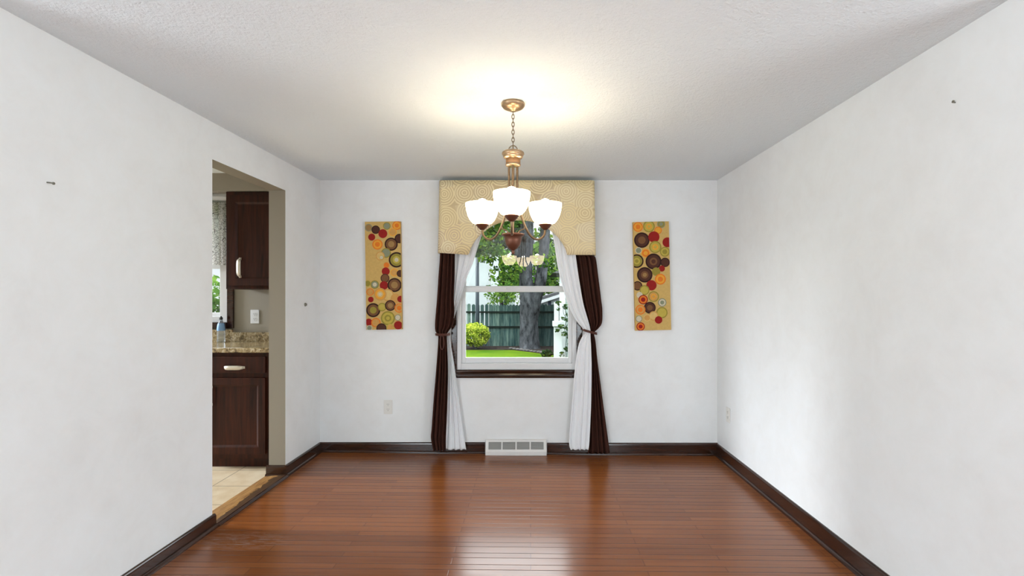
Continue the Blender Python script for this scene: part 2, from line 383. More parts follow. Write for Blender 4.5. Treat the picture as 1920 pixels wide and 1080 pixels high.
# ------------------------------------------------------------------ chandelier
CX, CY = -.0873, 2.479
def Zc(py, k=378.0): return H+(VY-py)/k
ch = thing('chandelier', 'bronze three-arm chandelier with lit frosted glass bowl shades hanging by a chain', 'chandelier', (CX, CY, CZ))
c0 = (CX, CY, 0)
bm = BM(); lathe(bm, [(0, CZ-.0005), (.056, CZ-.0005), (.059, CZ-.006), (.058, CZ-.014), (.050, CZ-.024), (.034, CZ-.032), (.016, CZ-.036), (.013, CZ-.042), (0, CZ-.043)], c0, 36); obj('canopy', bm, M['brz'], ch, True)
bm = BM(); z1, z0 = Zc(208), Zc(273); nl = 9; L = (z1-z0)/nl
for i in range(nl):
    zc = z1-(i+.5)*L; a, b = .0062, L*.68; flat = i % 2
    pts = []
    for j in range(14):
        th_ = 2*math.pi*j/14; u, w = a*math.cos(th_), b*math.sin(th_)
        pts.append((CX+(u if flat else 0), CY+(0 if flat else u), zc+w))
    tube(bm, pts, .0019, 6, True)
obj('chain', bm, M['chain'], ch, True)
bm = BM(); zt = Zc(285); tube(bm, [(CX+.024*math.cos(a), CY, zt-.002+.034*math.sin(a)) for a in [math.pi*i/14 for i in range(15)]], .0026, 8); box(bm, CX-.003, CX+.003, CY-.003, CY+.003, zt-.004, zt+.03)
obj('hanging_loop', bm, M['chain'], ch, True)
bm = BM(); lathe(bm, [(0,Zc(284)), (.046,Zc(284)), (.054,Zc(286)), (.056,Zc(289)), (.052,Zc(291)), (.050,Zc(292)), (.050,Zc(294)), (.044,Zc(297)), (.036,Zc(297.5)), (.035,Zc(307)), (.038,Zc(308)), (.037,Zc(311)), (.028,Zc(312)), (0,Zc(312))], c0, 36); obj('collar', bm, M['brz'], ch, True)
bm = BM(); lathe(bm, [(.0355,Zc(297.8)), (.0362,Zc(298.2)), (.0362,Zc(306.8)), (.0355,Zc(307.2))], c0, 36); obj('sleeve', bm, M['slv'], ch, True)
bm = BM(); lathe(bm, [(0,Zc(311)), (.006,Zc(311)), (.006,Zc(440)), (0,Zc(440))], c0, 12); obj('centre_rod', bm, M['brz'], ch, True)
bm = BM(); lathe(bm, [(0,Zc(437)), (.030,Zc(437)), (.056,Zc(439)), (.057,Zc(441)), (.050,Zc(443)), (.042,Zc(445)), (.041,Zc(451)), (.035,Zc(459)), (.022,Zc(466)), (.008,Zc(469)), (.006,Zc(471)), (.009,Zc(473)), (.007,Zc(476)), (0,Zc(478))], c0, 32); obj('finial_bowl', bm, M['dbrz'], ch, True)
AR = .187
for ang in (-90, 30, 150):
    ca, sa = math.cos(math.radians(ang)), math.sin(math.radians(ang))
    def W(r, z): return (CX+ca*r, CY+sa*r, z)
    prof = catmull([(.024, Zc(310)), (.024, 1.86), (.0255, 1.78), (.036, 1.72), (.052, 1.675), (.074, 1.628), (.104, 1.590), (.137, 1.576), (.166, 1.586), (.183, 1.606), (AR, 1.634)], 6)
    bm = BM(); tube(bm, [W(*p) for p in prof], .0058, 10); arm = obj('arm', bm, M['armb'], ch, True)
    bm = BM(); tube(bm, [W(*p) for p in catmull([(.060, 1.652), (.066, 1.628), (.050, 1.620), (.036, 1.612), (.028, 1.596)], 5)], .0032, 8); obj('scroll', bm, M['armb'], ch, True)
    cc = (CX+ca*AR, CY+sa*AR, 0)
    bm = BM(); lathe(bm, [(0,1.628), (.010,1.628), (.016,1.634), (.024,1.641), (.030,1.650), (.034,1.6535), (.034,1.657), (0,1.657)], cc, 24); obj('shade_cup', bm, M['dbrz'], ch, True)
    bm = BM(); o_ = [(.034,1.658), (.050,1.664), (.064,1.680), (.075,1.702), (.082,1.728), (.0855,1.752), (.086,1.764)]; lathe(bm, o_+[(.082,1.764)]+[(r_-.004, z_+.003) for r_, z_ in o_[-2::-1]]+[(0,1.661)], cc, 36)
    sh = obj('glass_shade', bm, M['shade'], ch, True)
    bm = BM(); lathe(bm, [(0,1.664), (.012,1.664), (.013,1.700), (.022,1.722), (.028,1.746), (.027,1.766), (.018,1.784), (0,1.791)], cc, 20); obj('bulb', bm, M['bulb'], ch, True)

# ------------------------------------------------------------------ valance and curtains
YV = 3.975; kv = F/YV
vt = H+(VY-338)/kv
xL, xR = (823-VX)/kv, (1115-VX)/kv; xm = (xL+xR)/2
plan = [(xL, YB-.003)]
plan += [(xL+.0*a, YB-.003-(YB-YV-.035)*a) for a in (.5, 1)]
plan += [(xL+.035-.035*math.cos(t), YV+.035-.035*math.sin(t)) for t in [math.pi/2*i/6 for i in range(1, 7)]]
plan += [(xL+.035+(xR-xL-.07)*i/110, YV) for i in range(1, 111)]
plan += [(xR-.035+.035*math.sin(t), YV+.035-.035*math.cos(t)) for t in [math.pi/2*i/6 for i in range(1, 7)]]
plan += [(xR, YB-.003-(YB-YV-.035)*a) for a in (.5, 0)]
ax, aw = (971-VX)/kv, 90/kv; zb0 = H+(VY-478)/kv; ah = 65/kv
bm = BM(); grid = []
for (x, y) in plan:
    d = abs(x-ax)/aw
    zb = zb0 + (ah*(1-d**2.1)**.62 if d < 1 else 0) + (.018*min(1, (ax-aw-x)/.25) if x < ax-aw else 0)
    colv = []
    for j in range(9):
        s = j/8; z = vt+(zb-vt)*s
        fl = 1+.018*((vt-z)/(vt-zb0))**1.5
        yy = y - (.006*math.sin(x*21+1)*s if y < YV+.03 else 0)
        colv.append(bm.verts.new((xm+(x-xm)*fl, yy, z)))
    grid.append(colv)
for a, b in zip(grid, grid[1:]):
    for j in range(8): bm.faces.new((a[j], a[j+1], b[j+1], b[j]))
obj('window_valance', bm, M['val'], None, True, solid=.007, label='beige arched valance with coiled circle pattern at the top of the dining window', category='valance')

def cloth(name, rows, d, amp, n, m, ph=0, nu=70, nv=8, thick=.003, **props):
    """rows: (photo y, left x, right x, pleat factor) for a panel hanging in the plane at distance d"""
    bm = BM(); rr = catmull([tuple(map(float, r_)) for r_ in rows], nv); G = []
    for (py, a, b, pf) in rr:
        row = []
        for i in range(nu+1):
            u = i/nu; uu = u+.018*math.sin(9*u+ph)
            s = math.sin(2*math.pi*n*uu+ph)*.75+.25*math.sin(2*math.pi*n*1.7*uu+1.3+py*.004)
            p = P(a+(b-a)*u, py, d); row.append(bm.verts.new((p.x, d-amp*pf*s, p.z)))
        G.append(row)
    for r0, r1 in zip(G, G[1:]):
        for i in range(nu): bm.faces.new((r0[i], r1[i], r1[i+1], r0[i+1]))
    return obj(name, bm, m, None, True, solid=thick, **props)
cloth('brown_curtain', [(440,826.5,853,1), (478,825.5,853,1), (520,822.5,852.5,1), (560,820,851,1), (588,817.5,852,1), (610,816,848,1), (621,817,841,.9), (627,821,838,.6), (640,822,838,.7), (690,818.5,840,1), (750,813.5,839,1), (800,810,837,1), (822,808.5,836,1), (845,813,836,1)],
      4.005, .020, 4, M['brown'], .4, label='dark brown curtain tied back at the left side of the dining window', category='curtain', group='brown dining window curtains')
cloth('brown_curtain', [(440,1076,1107.5,1), (476,1077,1109.5,1), (484,1078,1117,1), (520,1083,1122,1), (560,1089,1127,1), (582,1094,1129.5,1), (605,1101,1128.5,1), (616,1105,1121.5,.8), (622,1105,1115,.5), (628,1105,1114,.5), (640,1106,1116.5,.7), (674,1106,1120,1), (720,1105,1126,1), (780,1103,1134,1), (849,1102,1143.5,1)],
      4.048, .020, 4.5, M['brown'], 1.1, label='dark brown curtain tied back at the right side of the dining window', category='curtain', group='brown dining window curtains')
cloth('sheer_curtain', [(420,853,908,1), (440,853,904,1), (460,852,897,1), (490,851,888,1), (525,850,874,1), (571,848,860,.8), (588,845,854,.7), (612,837,846,.5), (625,832,840,.4), (634,836,843,.5), (660,839,848,.7), (700,839,854,1), (760,837,862,1), (810,834,869,1), (843,831,874,1)],
      4.055, .014, 4, M['sheer'], .2, thick=.0012, label='white sheer curtain on the left half of the dining window', category='curtain', group='sheer dining window curtains')
cloth('sheer_curtain', [(420,1033,1075,1), (440,1036,1076,1), (460,1039.5,1077,1), (500,1045.5,1082,1), (539,1055,1088,1), (571,1065,1094,.9), (599,1079,1102,.8), (614,1091,1106,.6), (622,1097,1107,.4), (632,1091,1107,.5), (650,1084,1108,.7), (690,1078,1109,1), (760,1072,1108,1), (826,1067,1105,1), (843,1070,1103,1)],
      4.003, .013, 4, M['sheer'], .9, thick=.0012, label='white sheer curtain sweeping across the right half of the dining window', category='curtain', group='sheer dining window curtains')
# tiebacks
def tieback(cx, cz, y, rx, ry, tilt, loop, label):
    t = thing('curtain_tieback', label, 'tieback', (cx, y, cz), 'curtain tiebacks')
    bm = BM()
    for dz in (-.005, .005):
        tube(bm, [(cx+rx*math.cos(a), y+ry*math.sin(a), cz+dz+tilt*math.cos(a)) for a in [2*math.pi*i/28 for i in range(28)]], .0048, 8, True)
    obj('cord_band', bm, M['cord'], t, True)
    if loop:
        bm = BM(); tube(bm, [(cx+loop+.015*math.sin(2*math.pi*i/20), y-ry-.004, cz-.060+.056*math.cos(2*math.pi*i/20)) for i in range(20)], .0035, 8, True); obj('cord_loop', bm, M['cord'], t, True)
pl = P(830, 627, 4.02); tieback(pl.x, pl.z, 4.03, .056, .06, 0.0, .004, 'rust brown cord tieback with a hanging loop round the left curtains')
pr = P(1106, 622, 4.02); tieback(pr.x, pr.z, 4.026, .056, .055, -.016, -.02 if 0 else 0, 'dark cord tieback slung diagonally round the right curtains')

# ------------------------------------------------------------------ paintings
def clip(poly, w, h):
    for ax_, lim, sg in ((0, 0, 1), (0, w, -1), (1, 0, 1), (1, h, -1)):
        out = []
        for i, p in enumerate(poly):
            q = poly[i-1]; a, b = (q[ax_]-lim)*sg, (p[ax_]-lim)*sg
            if (a >= 0) != (b >= 0):
                t = a/(a-b); out.append((q[0]+(p[0]-q[0])*t, q[1]+(p[1]-q[1])*t))
            if b >= 0: out.append(p)
        poly = out
        if not poly: return []
    return poly
PAL = dict(n=(.115,.045,.027), b=(.235,.115,.05), t=(.40,.25,.10), o=(.78,.24,.03), y=(.82,.42,.06), g=(.36,.30,.06), l=(.56,.45,.10), r=(.36,.02,.014), s=(.30,.32,.22), k=(.05,.016,.011), c=(.72,.52,.22), w=(.66,.60,.46), q=(.66,.38,.12))
def painting(name, x0, z0, w, h, rot, circles, org, size, label):
    bm = BM(); lay = bm.loops.layers.float_color.new('paint')
    D = .032
    box(bm, 0, w, 0, D, 0, h)
    for f in bm.faces:
        for l in f.loops: l[lay] = (.64,.42,.135,1)
    k = 0
    for (px, py, pr_, cols) in circles:
        cx, cy = (px-org[0])/size[0]*w, h-(py-org[1])/size[1]*h; r0 = pr_/size[0]*w
        for i, cl in enumerate(cols):
            r_ = r0*(1, .80, .48, .26)[i]; k += 1
            poly = clip([(cx+r_*math.cos(2*math.pi*j/32), cy+r_*math.sin(2*math.pi*j/32)) for j in range(32)], w, h)
            if len(poly) < 3: continue
            f = bm.faces.new([bm.verts.new((a, -.00003*k-.0001, b)) for a, b in poly])
            for l in f.loops: l[lay] = (*[1.05*x**1.18 for x in PAL[cl]], 1)
    me = bpy.data.meshes.new(name); bm.to_mesh(me); bm.free(); me.materials.append(M['paint'])
    o = bpy.data.objects.new(name, me); COL.objects.link(o)
    o.location = (x0, YB-D-.001, z0); o.rotation_euler = (0, rot, 0)
    o['label'] = label; o['category'] = 'painting'; o['group'] = 'tall circle paintings on the back wall'
CL = [(145,120,32,'st'),(205,138,36,'kn'),(300,108,32,'gs'),(385,105,38,'oyo'),(265,172,38,'r'),(350,160,34,'yq'),(170,200,30,'r'),(218,262,44,'oyo'),(405,215,40,'kn'),(335,262,56,'kbt'),(290,335,42,'gs'),(240,360,38,'qc'),(250,372,18,'lw'),(378,394,66,'kglw'),(292,438,28,'qo'),(285,490,34,'r'),(358,500,34,'yq'),(408,510,30,'kn'),(278,548,38,'nb'),(268,608,36,'r'),(358,606,60,'kbt'),(130,590,28,'lg'),(190,600,36,'gsw'),(150,662,32,'oq'),(300,690,52,'qc'),(235,682,54,'qycw'),(155,725,24,'r'),(365,720,42,'q'),(408,725,28,'r'),(174,815,60,'kbg'),(250,790,36,'gl'),(320,778,46,'kbt'),(395,800,40,'oqo'),(135,915,30,'r'),(195,920,40,'oq'),(298,884,60,'glgl'),(382,880,26,'sw'),(385,945,36,'r'),(242,970,44,'kn'),(318,965,34,'lq'),(140,965,24,'ws')]
CR = [(165,112,42,'oyo'),(258,110,50,'glyl'),(362,92,34,'sgs'),(335,145,32,'oy'),(195,225,66,'knb'),(298,200,48,'r'),(412,248,42,'r'),(165,312,28,'ws'),(308,286,52,'glyl'),(225,336,38,'yoy'),(388,328,42,'glg'),(148,402,58,'kglg'),(290,408,68,'knbn'),(388,418,40,'kn'),(360,470,26,'r'),(310,495,36,'g'),(345,560,46,'oyo'),(213,520,66,'knbt'),(268,610,44,'r'),(150,612,40,'kb'),(208,650,42,'gl'),(165,690,26,'w'),(284,706,46,'gqyq'),(195,730,40,'ror'),(356,758,36,'sws'),(250,800,50,'knb'),(170,815,42,'oqo'),(352,844,48,'gll'),(280,870,40,'qc'),(322,905,32,'r'),(155,892,28,'sw'),(168,958,36,'ror'),(225,885,30,'cq')]
ka = F/(YB-.03)
def artpos(px, py): p = P(px, py, YB-.033); return p.x, p.z
x0, z0 = artpos(687, 618.5); painting('wall_painting', x0, z0, 66.5/ka, 202.5/ka, -.0148, CL, (113,70), (302,910), 'tall canvas of coloured circles nearer the kitchen doorway, bare cream strip at its upper left')
x0, z0 = artpos(1191.5, 620); painting('wall_painting', x0, z0, 67/ka, 203.5/ka, -.0222, CR, (124,70), (304,922), 'tall canvas of coloured circles nearer the right wall, bare cream strip at its lower right')

# ------------------------------------------------------------------ register, outlets, small hardware
ry = YB-.062
rg = thing('floor_register', 'white metal baseboard heat register with four grey grilles under the window', 'register', (-.12, YB-.03, 0))
x0, x1 = (910-VX)*ry/F, (1025-VX)*ry/F; zt_ = H-(827-VY)*ry/F; zb_ = zf(-.12)
bm = BM(); fy = ry
ring = lambda x: [(x, YB-.0005, zb_), (x, fy, zb_), (x, fy, zb_+.004), (x, fy+.004, zb_+.034), (x, YB-.012, zt_), (x, YB-.0005, zt_)]
# slanted housing with four real openings
ya, za = fy+.004, zb_+.034; yb2, zb2 = YB-.022, zt_-.006
def sl(s): return (ya+(yb2-ya)*s, za+(zb2-za)*s)
def slq(bm, xa, xb, s0, s1, off=0.0):
    (y0, z0), (y1, z1) = sl(s0), sl(s1)
    vs = [bm.verts.new(p) for p in ((xa, y0+off, z0-off*.3), (xb, y0+off, z0-off*.3), (xb, y1+off, z1-off*.3), (xa, y1+off, z1-off*.3))]; bm.faces.new(vs)
W4 = (x1-x0); bar = .011; cw = (W4-.024*2+bar-.0)/4
xs = [x0+.024+cw*i for i in range(4)]
slq(bm, x0, x1, 0, .16); slq(bm, x0, x1, .86, 1)
slq(bm, x0, x0+.024, .16, .86)
for i in range(4): slq(bm, xs[i]+cw-bar, (xs[i]+cw) if i < 3 else x1, .16, .86)
def quad(bm, *ps): bm.faces.new([bm.verts.new(p) for p in ps])
quad(bm, (x0,fy,zb_), (x1,fy,zb_), (x1,fy,zb_+.03), (x0,fy,zb_+.03)); quad(bm, (x0,fy,zb_+.03), (x1,fy,zb_+.03), (x1,ya,za), (x0,ya,za))
quad(bm, (x0,yb2,zb2), (x1,yb2,zb2), (x1,YB-.001,zt_), (x0,YB-.001,zt_))
for x in (x0, x1): bm.faces.new([bm.verts.new(p) for p in ((x,fy,zb_), (x,fy,zb_+.03), (x,ya,za), (x,yb2,zb2), (x,YB-.001,zt_), (x,YB-.001,zb_))])
bmesh.ops.remove_doubles(bm, verts=bm.verts, dist=.0002)
obj('housing', bm, M['reg'], rg)
for i in range(4):
    bm = BM(); slq(bm, xs[i]-.004, xs[i]+cw-bar+.004, .1, .92, .006)
    for j in range(5):
        s = .22+.13*j; y_, z_ = sl(s); box(bm, xs[i], xs[i]+cw-bar, y_+.0005, y_+.005, z_, z_+.0022)
    obj('grille', bm, M['grey'], rg)

def outlet(name, c, right, nrm, label, m, group):
    """wall outlet centred at c; right and nrm are unit vectors of the wall"""
    right, nrm = Vector(right), Vector(nrm); t = thing(name, label, 'outlet', c, group); c = Vector(c)
    rot = Matrix((right, nrm*-1, Vector((0,0,1)))).transposed()
    def part(pn, bm, mm, par, bev=0):
        bmesh.ops.transform(bm, matrix=Matrix.Translation(c) @ rot.to_4x4(), verts=bm.verts); return obj(pn, bm, mm, par, bevel=bev)
    part('cover_plate', bx(-.036, .036, -.006, -.0003, -.058, .058), m, t, .003)
    for s in (-1, 1):
        bm = BM(); lathe(bm, [(0,0), (.0165,0), (.0165,.003), (0,.003)], (0,0,0), 20)
        bmesh.ops.transform(bm, matrix=Matrix.Translation((0,-.0055,s*.0205)) @ Matrix.Rotation(math.pi/2, 4, 'X') @ Matrix.Diagonal((1,.85,1,1)), verts=bm.verts)
        so = part('socket', bm, m, t)
        bm = BM(); box(bm, -.0075, -.0055, -.0093, -.0080, s*.0205-.001, s*.0205+.008); box(bm, .0055, .0075, -.0093, -.0080, s*.0205-.001, s*.0205+.008); box(bm, -.002, .002, -.0093, -.0080, s*.0205-.009, s*.0205-.005)
        part('slots', bm, M['dark'], so)
outlet('wall_outlet', (-1.171, YB, .381), (1,0,0), (0,-1,0), 'off-white outlet on the back wall below the left painting', M['offw'], 'wall outlets')
outlet('wall_outlet', (xr(3.88), 3.88, .369), (0,-1,0), (-1,0,0), 'off-white outlet low on the right wall near the corner', M['offw'], 'wall outlets')
outlet('wall_outlet', (-2.316, KY, 1.12), (1,0,0), (0,-1,0), 'white outlet on the tan kitchen wall above the granite backsplash', M['white'], 'wall outlets')

t = thing('wall_hook', 'small grey round hook on the left wall beyond the doorway', 'hook', (xl(3.844), 3.844, 1.228))
bm = BM(); lathe(bm, [(0,0), (.014,0), (.014,.004), (.008,.006), (.007,.008), (.010,.010), (.010,.012), (0,.013)], (0,0,0), 16)
bmesh.ops.transform(bm, matrix=Matrix.Translation((xl(3.844)+.0005, 3.844, 1.226)) @ Matrix.Rotation(math.pi/2, 4, 'Y'), verts=bm.verts); obj('knob', bm, M['nail'], t, True)
def nail(x, y, z, sgn, label, ln, droop):
    t = thing('wall_nail', label, 'nail', (x, y, z), 'nails left in the side walls')
    bm = BM(); tube(bm, [(x-sgn*.004, y, z), (x+sgn*ln*.5, y, z+droop*.4), (x+sgn*ln, y, z+droop)], .0026, 8); obj('shank', bm, M['nail'], t, True)
    bm = BM(); tube(bm, [(x+sgn*(ln-.002), y, z+droop), (x+sgn*(ln+.0015), y, z+droop*1.1)], .005, 10); obj('head', bm, M['nail'], t)
nail(xl(1.82), 1.82, 1.70, 1, 'small bare nail sticking out of the left wall', .024, -.004)
nail(xr(1.821), 1.821, 1.990, -1, 'tiny nail high on the right wall', .008, .004)

# ------------------------------------------------------------------ kitchen seen through the doorway
def panel_door(bm, x0, x1, z0, z1, y, st=.05, th_=.02):
    box(bm, x0, x0+st, y-th_, y, z0, z1); box(bm, x1-st, x1, y-th_, y, z0, z1)
    box(bm, x0+st, x1-st, y-th_, y, z0, z0+st); box(bm, x0+st, x1-st, y-th_, y, z1-st, z1)
    # bevelled inner edge and recessed panel
    a = [(x0+st, z0+st), (x1-st, z0+st), (x1-st, z1-st), (x0+st, z1-st)]; b = [(x0+st+.016, z0+st+.016), (x1-st-.016, z0+st+.016), (x1-st-.016, z1-st-.016), (x0+st+.016, z1-st-.016)]
    va = [bm.verts.new((p[0], y-th_, p[1])) for p in a]; vb = [bm.verts.new((p[0], y-th_+.010, p[1])) for p in b]
    for i in range(4): bm.faces.new((va[i], va[(i+1) % 4], vb[(i+1) % 4], vb[i]))
    bm.faces.new(vb)
def pull(x, y, z, L_, vert):
    bm = BM(); prof = [(-L_/2, .0), (-L_/2+.012, .016), (-L_/4, .022), (0, .023), (L_/4, .022), (L_/2-.012, .016), (L_/2, 0)]
    pts = catmull(prof, 5); path = []
    for s, o in pts:
        w_ = .0155*(1-(abs(s)/(L_/2))**6*.55); ring = []
        for (a, b) in ((-w_, -.0025), (w_, -.0025), (w_, .0025), (-w_, .0025)):
            ring.append((x+a, y-o-.002+b, z+s) if vert else (x+s, y-o-.002+b, z+a))
        path.append(ring)
    prism(bm, None, path)
    for s in (-L_/2+.004, L_/2-.004):
        c = (x, y, z+s) if vert else (x+s, y, z); box(bm, c[0]-.009, c[0]+.009, y-.004, y-.0002, c[2]-.009, c[2]+.009)
    return bm
# base cabinet
fy0 = 3.68
bc = thing('base_cabinet', 'dark cherry base cabinet with drawer and door below the granite counter', 'cabinet', (-2.18, fy0, .015))
bm = BM(); box(bm, -2.43, -1.93, fy0, KY-.002, .095, .872); box(bm, -1.93, -1.860, fy0+.002, fy0+.03, .095, .872); box(bm, -2.43, -1.862, fy0+.06, KY-.01, .016, .095)
obj('body', bm, M['cab'], bc)
dz1, dz0 = H-(668-VY)/254.6, H-(699-VY)/254.6
bm = BM(); box(bm, -2.415, -1.945, fy0-.019, fy0-.0005, dz0, dz1); dr = obj('drawer', bm, M['cab'], bc, bevel=.006)
hx = (440-VX)/256; obj('handle', pull(hx, fy0-.0195, H-(689-VY)/256, .142, False), M['nickel'], dr, True, label='satin nickel handle')
ez1, ez0 = H-(708-VY)/254.6, H-(850-VY)/254.6
bm = BM(); panel_door(bm, -2.415, -1.945, ez0, ez1, fy0-.0005); dd = obj('door', bm, M['cab'], bc)
obj('handle', pull((396.5-VX)/256, fy0-.0205, H-(742-VY)/256, .135, True), M['nickel'], dd, True, label='satin nickel handle')
# counter
ct = thing('countertop', 'speckled granite kitchen countertop with low backsplash', 'countertop', (-2.3, 3.93, .875))
bm = BM(); box(bm, -2.95, -1.861, 3.655, KY-.002, .876, .912); obj('slab', bm, M['gran'], ct, bevel=.006)
bm = BM(); box(bm, -2.50, -1.861, KY-.022, KY-.0015, .9125, .99); box(bm, -2.95, -2.50, KY-.022, KY-.0015, .9125, 1.012); obj('backsplash', bm, M['gran'], ct)
# upper cabinet
uy = 3.89
uc = thing('wall_cabinet', 'dark cherry upper cabinet hung beside the kitchen window', 'cabinet', (-2.1, uy, 1.346))
obj('body', bx(-2.372, -1.861, uy, KY-.002, 1.346, 2.104), M['cab'], uc, bevel=.003)
bm = BM(); panel_door(bm, -2.345, -1.875, 1.372, 2.075, uy-.0005, .055); ud = obj('door', bm, M['cab'], uc)
obj('handle', pull((451-VX)/242, uy-.0205, H-(502-VY)/242, .145, True), M['nickel'], ud, True, label='satin nickel handle')
# kitchen window
w2 = empty('window_2', Vector((-3.05, KY, KW[2])), kind='structure', label='white kitchen window with dark casing above the counter')
bm = BM(); ringbox(bm, KW[0], KW[1], KW[2], KW[3], KY-.004, KY+.12, .068, .068, .05, .06); obj('window_frame', bm, M['white'], w2, bevel=.003)
bm = BM(); ringbox(bm, KW[0]+.068, KW[1]-.068, KW[2]+.05, KW[3]-.06, KY+.03, KY+.07, .02, .02, .03, .03); box(bm, KW[0]+.088, KW[1]-.088, KY+.03, KY+.07, 1.525, 1.565); obj('sash', bm, M['white'], w2)
obj('pane', pane(KW[0]+.08, KW[1]-.08, KW[2]+.06, KW[3]-.07, KY+.05), M['glass'], w2)
bm = BM(); box(bm, KW[1], KW[1]+.054, KY-.02, KY-.0005, KW[2]-.05, KW[3]-.0); box(bm, KW[0]-.05, KW[1], KY-.028, KY-.0005, KW[2]-.05, KW[2]); box(bm, KW[0]-.05, KW[0], KY-.02, KY-.0005, KW[2], KW[3]); obj('casing', bm, M['base'], w2, bevel=.004)
# fabric valance of the kitchen window
def m_lattice():
    m = bpy.data.materials.new('lattice print sheer'); m.use_nodes = True; t = NT(m); t.n.remove(t.b)
    vo = t.add('ShaderNodeTexVoronoi', feature='DISTANCE_TO_EDGE', voronoi_dimensions='3D'); t.link(t.coord(scale=(1,.2,1)), vo.inputs['Vector']); vo.inputs['Scale'].default_value = 46
    k = t.math('LESS_THAN', vo.outputs[0], .035)
    c = t.mix(k, (.86,.85,.84), (.16,.15,.145))
    d = t.add('ShaderNodeBsdfDiffuse'); tr = t.add('ShaderNodeBsdfTranslucent'); t.link(c, d.inputs[0]); t.link(c, tr.inputs[0])
    mx = t.add('ShaderNodeMixShader'); mx.inputs[0].default_value = .6; t.link(d.outputs[0], mx.inputs[1]); t.link(tr.outputs[0], mx.inputs[2]); t.link(mx.outputs[0], t.o.inputs[0]); return m
kvp = cloth('kitchen_valance', [(379,330,432,1), (410,330,432,1), (460,330,432,1), (490,330,432,1), (497,330,432,1)], KY-.045, .012, 7, m_lattice(), .5, nu=90, label='white and black lattice print valance over the kitchen window', category='valance')
lf = thing('ceiling_strip_light', 'slim white and silver strip light under the kitchen soffit', 'light', (-2.75, 4.0, 2.105))
obj('housing', bx(-3.15, -2.40, 3.96, 4.05, 2.086, 2.1055), M['steel'], lf, bevel=.002)
obj('diffuser', bx(-3.14, -2.41, 3.965, 4.045, 2.066, 2.0858), M['white'], lf, bevel=.004)
# soap bottle
sx, sy, sz = (414.5-VX)*4.13/F, 4.13, .9125
sb = thing('dish_soap_bottle', 'clear dish soap bottle with blue label and black cap on the kitchen counter', 'bottle', (sx, sy, sz))
c = (sx, sy, sz)
bm = BM(); lathe(bm, [(0,0), (.026,0), (.030,.006), (.030,.10), (.027,.135), (.020,.160), (.011,.178), (.011,.190), (0,.190)], c, 24); obj('bottle_body', bm, M['clear'], sb, True)
bm = BM(); lathe(bm, [(.0306,.095), (.0306,.11), (.0282,.135), (.0232,.155)], c, 24); obj('label', bm, M['lab'], sb, True)
bm = BM(); lathe(bm, [(0,.188), (.013,.188), (.013,.202), (.007,.206), (.006,.214), (0,.214)], c, 20); obj('cap', bm, M['black'], sb, True)

# ------------------------------------------------------------------ the garden
GZ = -.75
def E(c, k=.62): return tuple(x*k for x in c)
GREEN = m_leaf('maple leaves', (.010,.034,.010), (.050,.13,.020), (.20,.32,.035), 1.6)
YGR = m_leaf('gold green shrub leaves', (.12,.23,.02), (.44,.56,.055), (.72,.77,.13), 3.0)
BGR = m_leaf('bright tree leaves', (.03,.09,.018), (.09,.20,.032), (.20,.34,.06), 1.2)
DGR = m_leaf('deep green leaves', (.006,.018,.008), (.02,.05,.016), (.05,.10,.028), 1.4)
IVY = m_leaf('ivy leaves', (.008,.03,.008), (.03,.08,.018), (.10,.16,.035), 8)
def m_noisy(name, a, b, scale, rough=.85, bump=.0, sc3=(1,1,1)):
    m = mat(name, a, rough); t = NT(m); n = t.noise(t.coord(scale=sc3), scale, 5, .65, .3)
    t.base(t.ramp(n, [(.33, E(a)), (.68, E(b))])); t.b.inputs['Specular IOR Level'].default_value = .05
    if bump: t.bump(n, bump, .05)
    return m
LAWN = m_noisy('lawn grass', (.036,.098,.001), (.088,.155,.002), 1.1)
MULCH = m_noisy('bark mulch', (.012,.010,.009), (.045,.036,.032), 14)
FENCE = m_noisy('weathered fence boards', (.014,.052,.056), (.110,.175,.158), 2.6, .85, 0, (5,1,.6))
t_ = NT(FENCE); g_ = t_.add('ShaderNodeNewGeometry'); old = t_.b.inputs['Base Color'].links[0].from_socket
t_.base(t_.mix(1.0, old, t_.ramp(g_.outputs['Random Per Island'], [(.0, (.55,.62,.60)), (.5, (1,1,1)), (1, (1.55,1.4,1.25))]), 'MULTIPLY'))
RAIL = m_noisy('shadow dark fence rail', (.004,.010,.008), (.012,.022,.018), 3)  # rails coloured dark so they read as shadow lines on the fence
BARK = m_noisy('grey bark', (.006,.0075,.010), (.125,.135,.150), 5.5, .9, .9, (1,1,.45))
SIDING = m_noisy('white siding', (.46,.52,.53), (.50,.56,.57), 2); 
t_ = NT(SIDING)
POST = mat('white painted post', E((.44,.48,.49)), .6); ROOF = m_noisy('grey shingles', (.05,.055,.06), (.10,.105,.11), 6)
PGREEN = mat('pale green siding', E((.22,.29,.27)), .6); SLATE = mat('slate blue paint', E((.022,.04,.06)), .6)
STONE = m_noisy('pale edging stones', (.05,.05,.05), (.15,.145,.14), 5)
struct('ground_lawn', bx(-60, 60, 4.5, 19.35, GZ-.3, GZ), LAWN)
bm = BM(); 
struct('ground_bed', bx(-60, 60, 19.35, 60, GZ-.3, GZ+.005), MULCH)
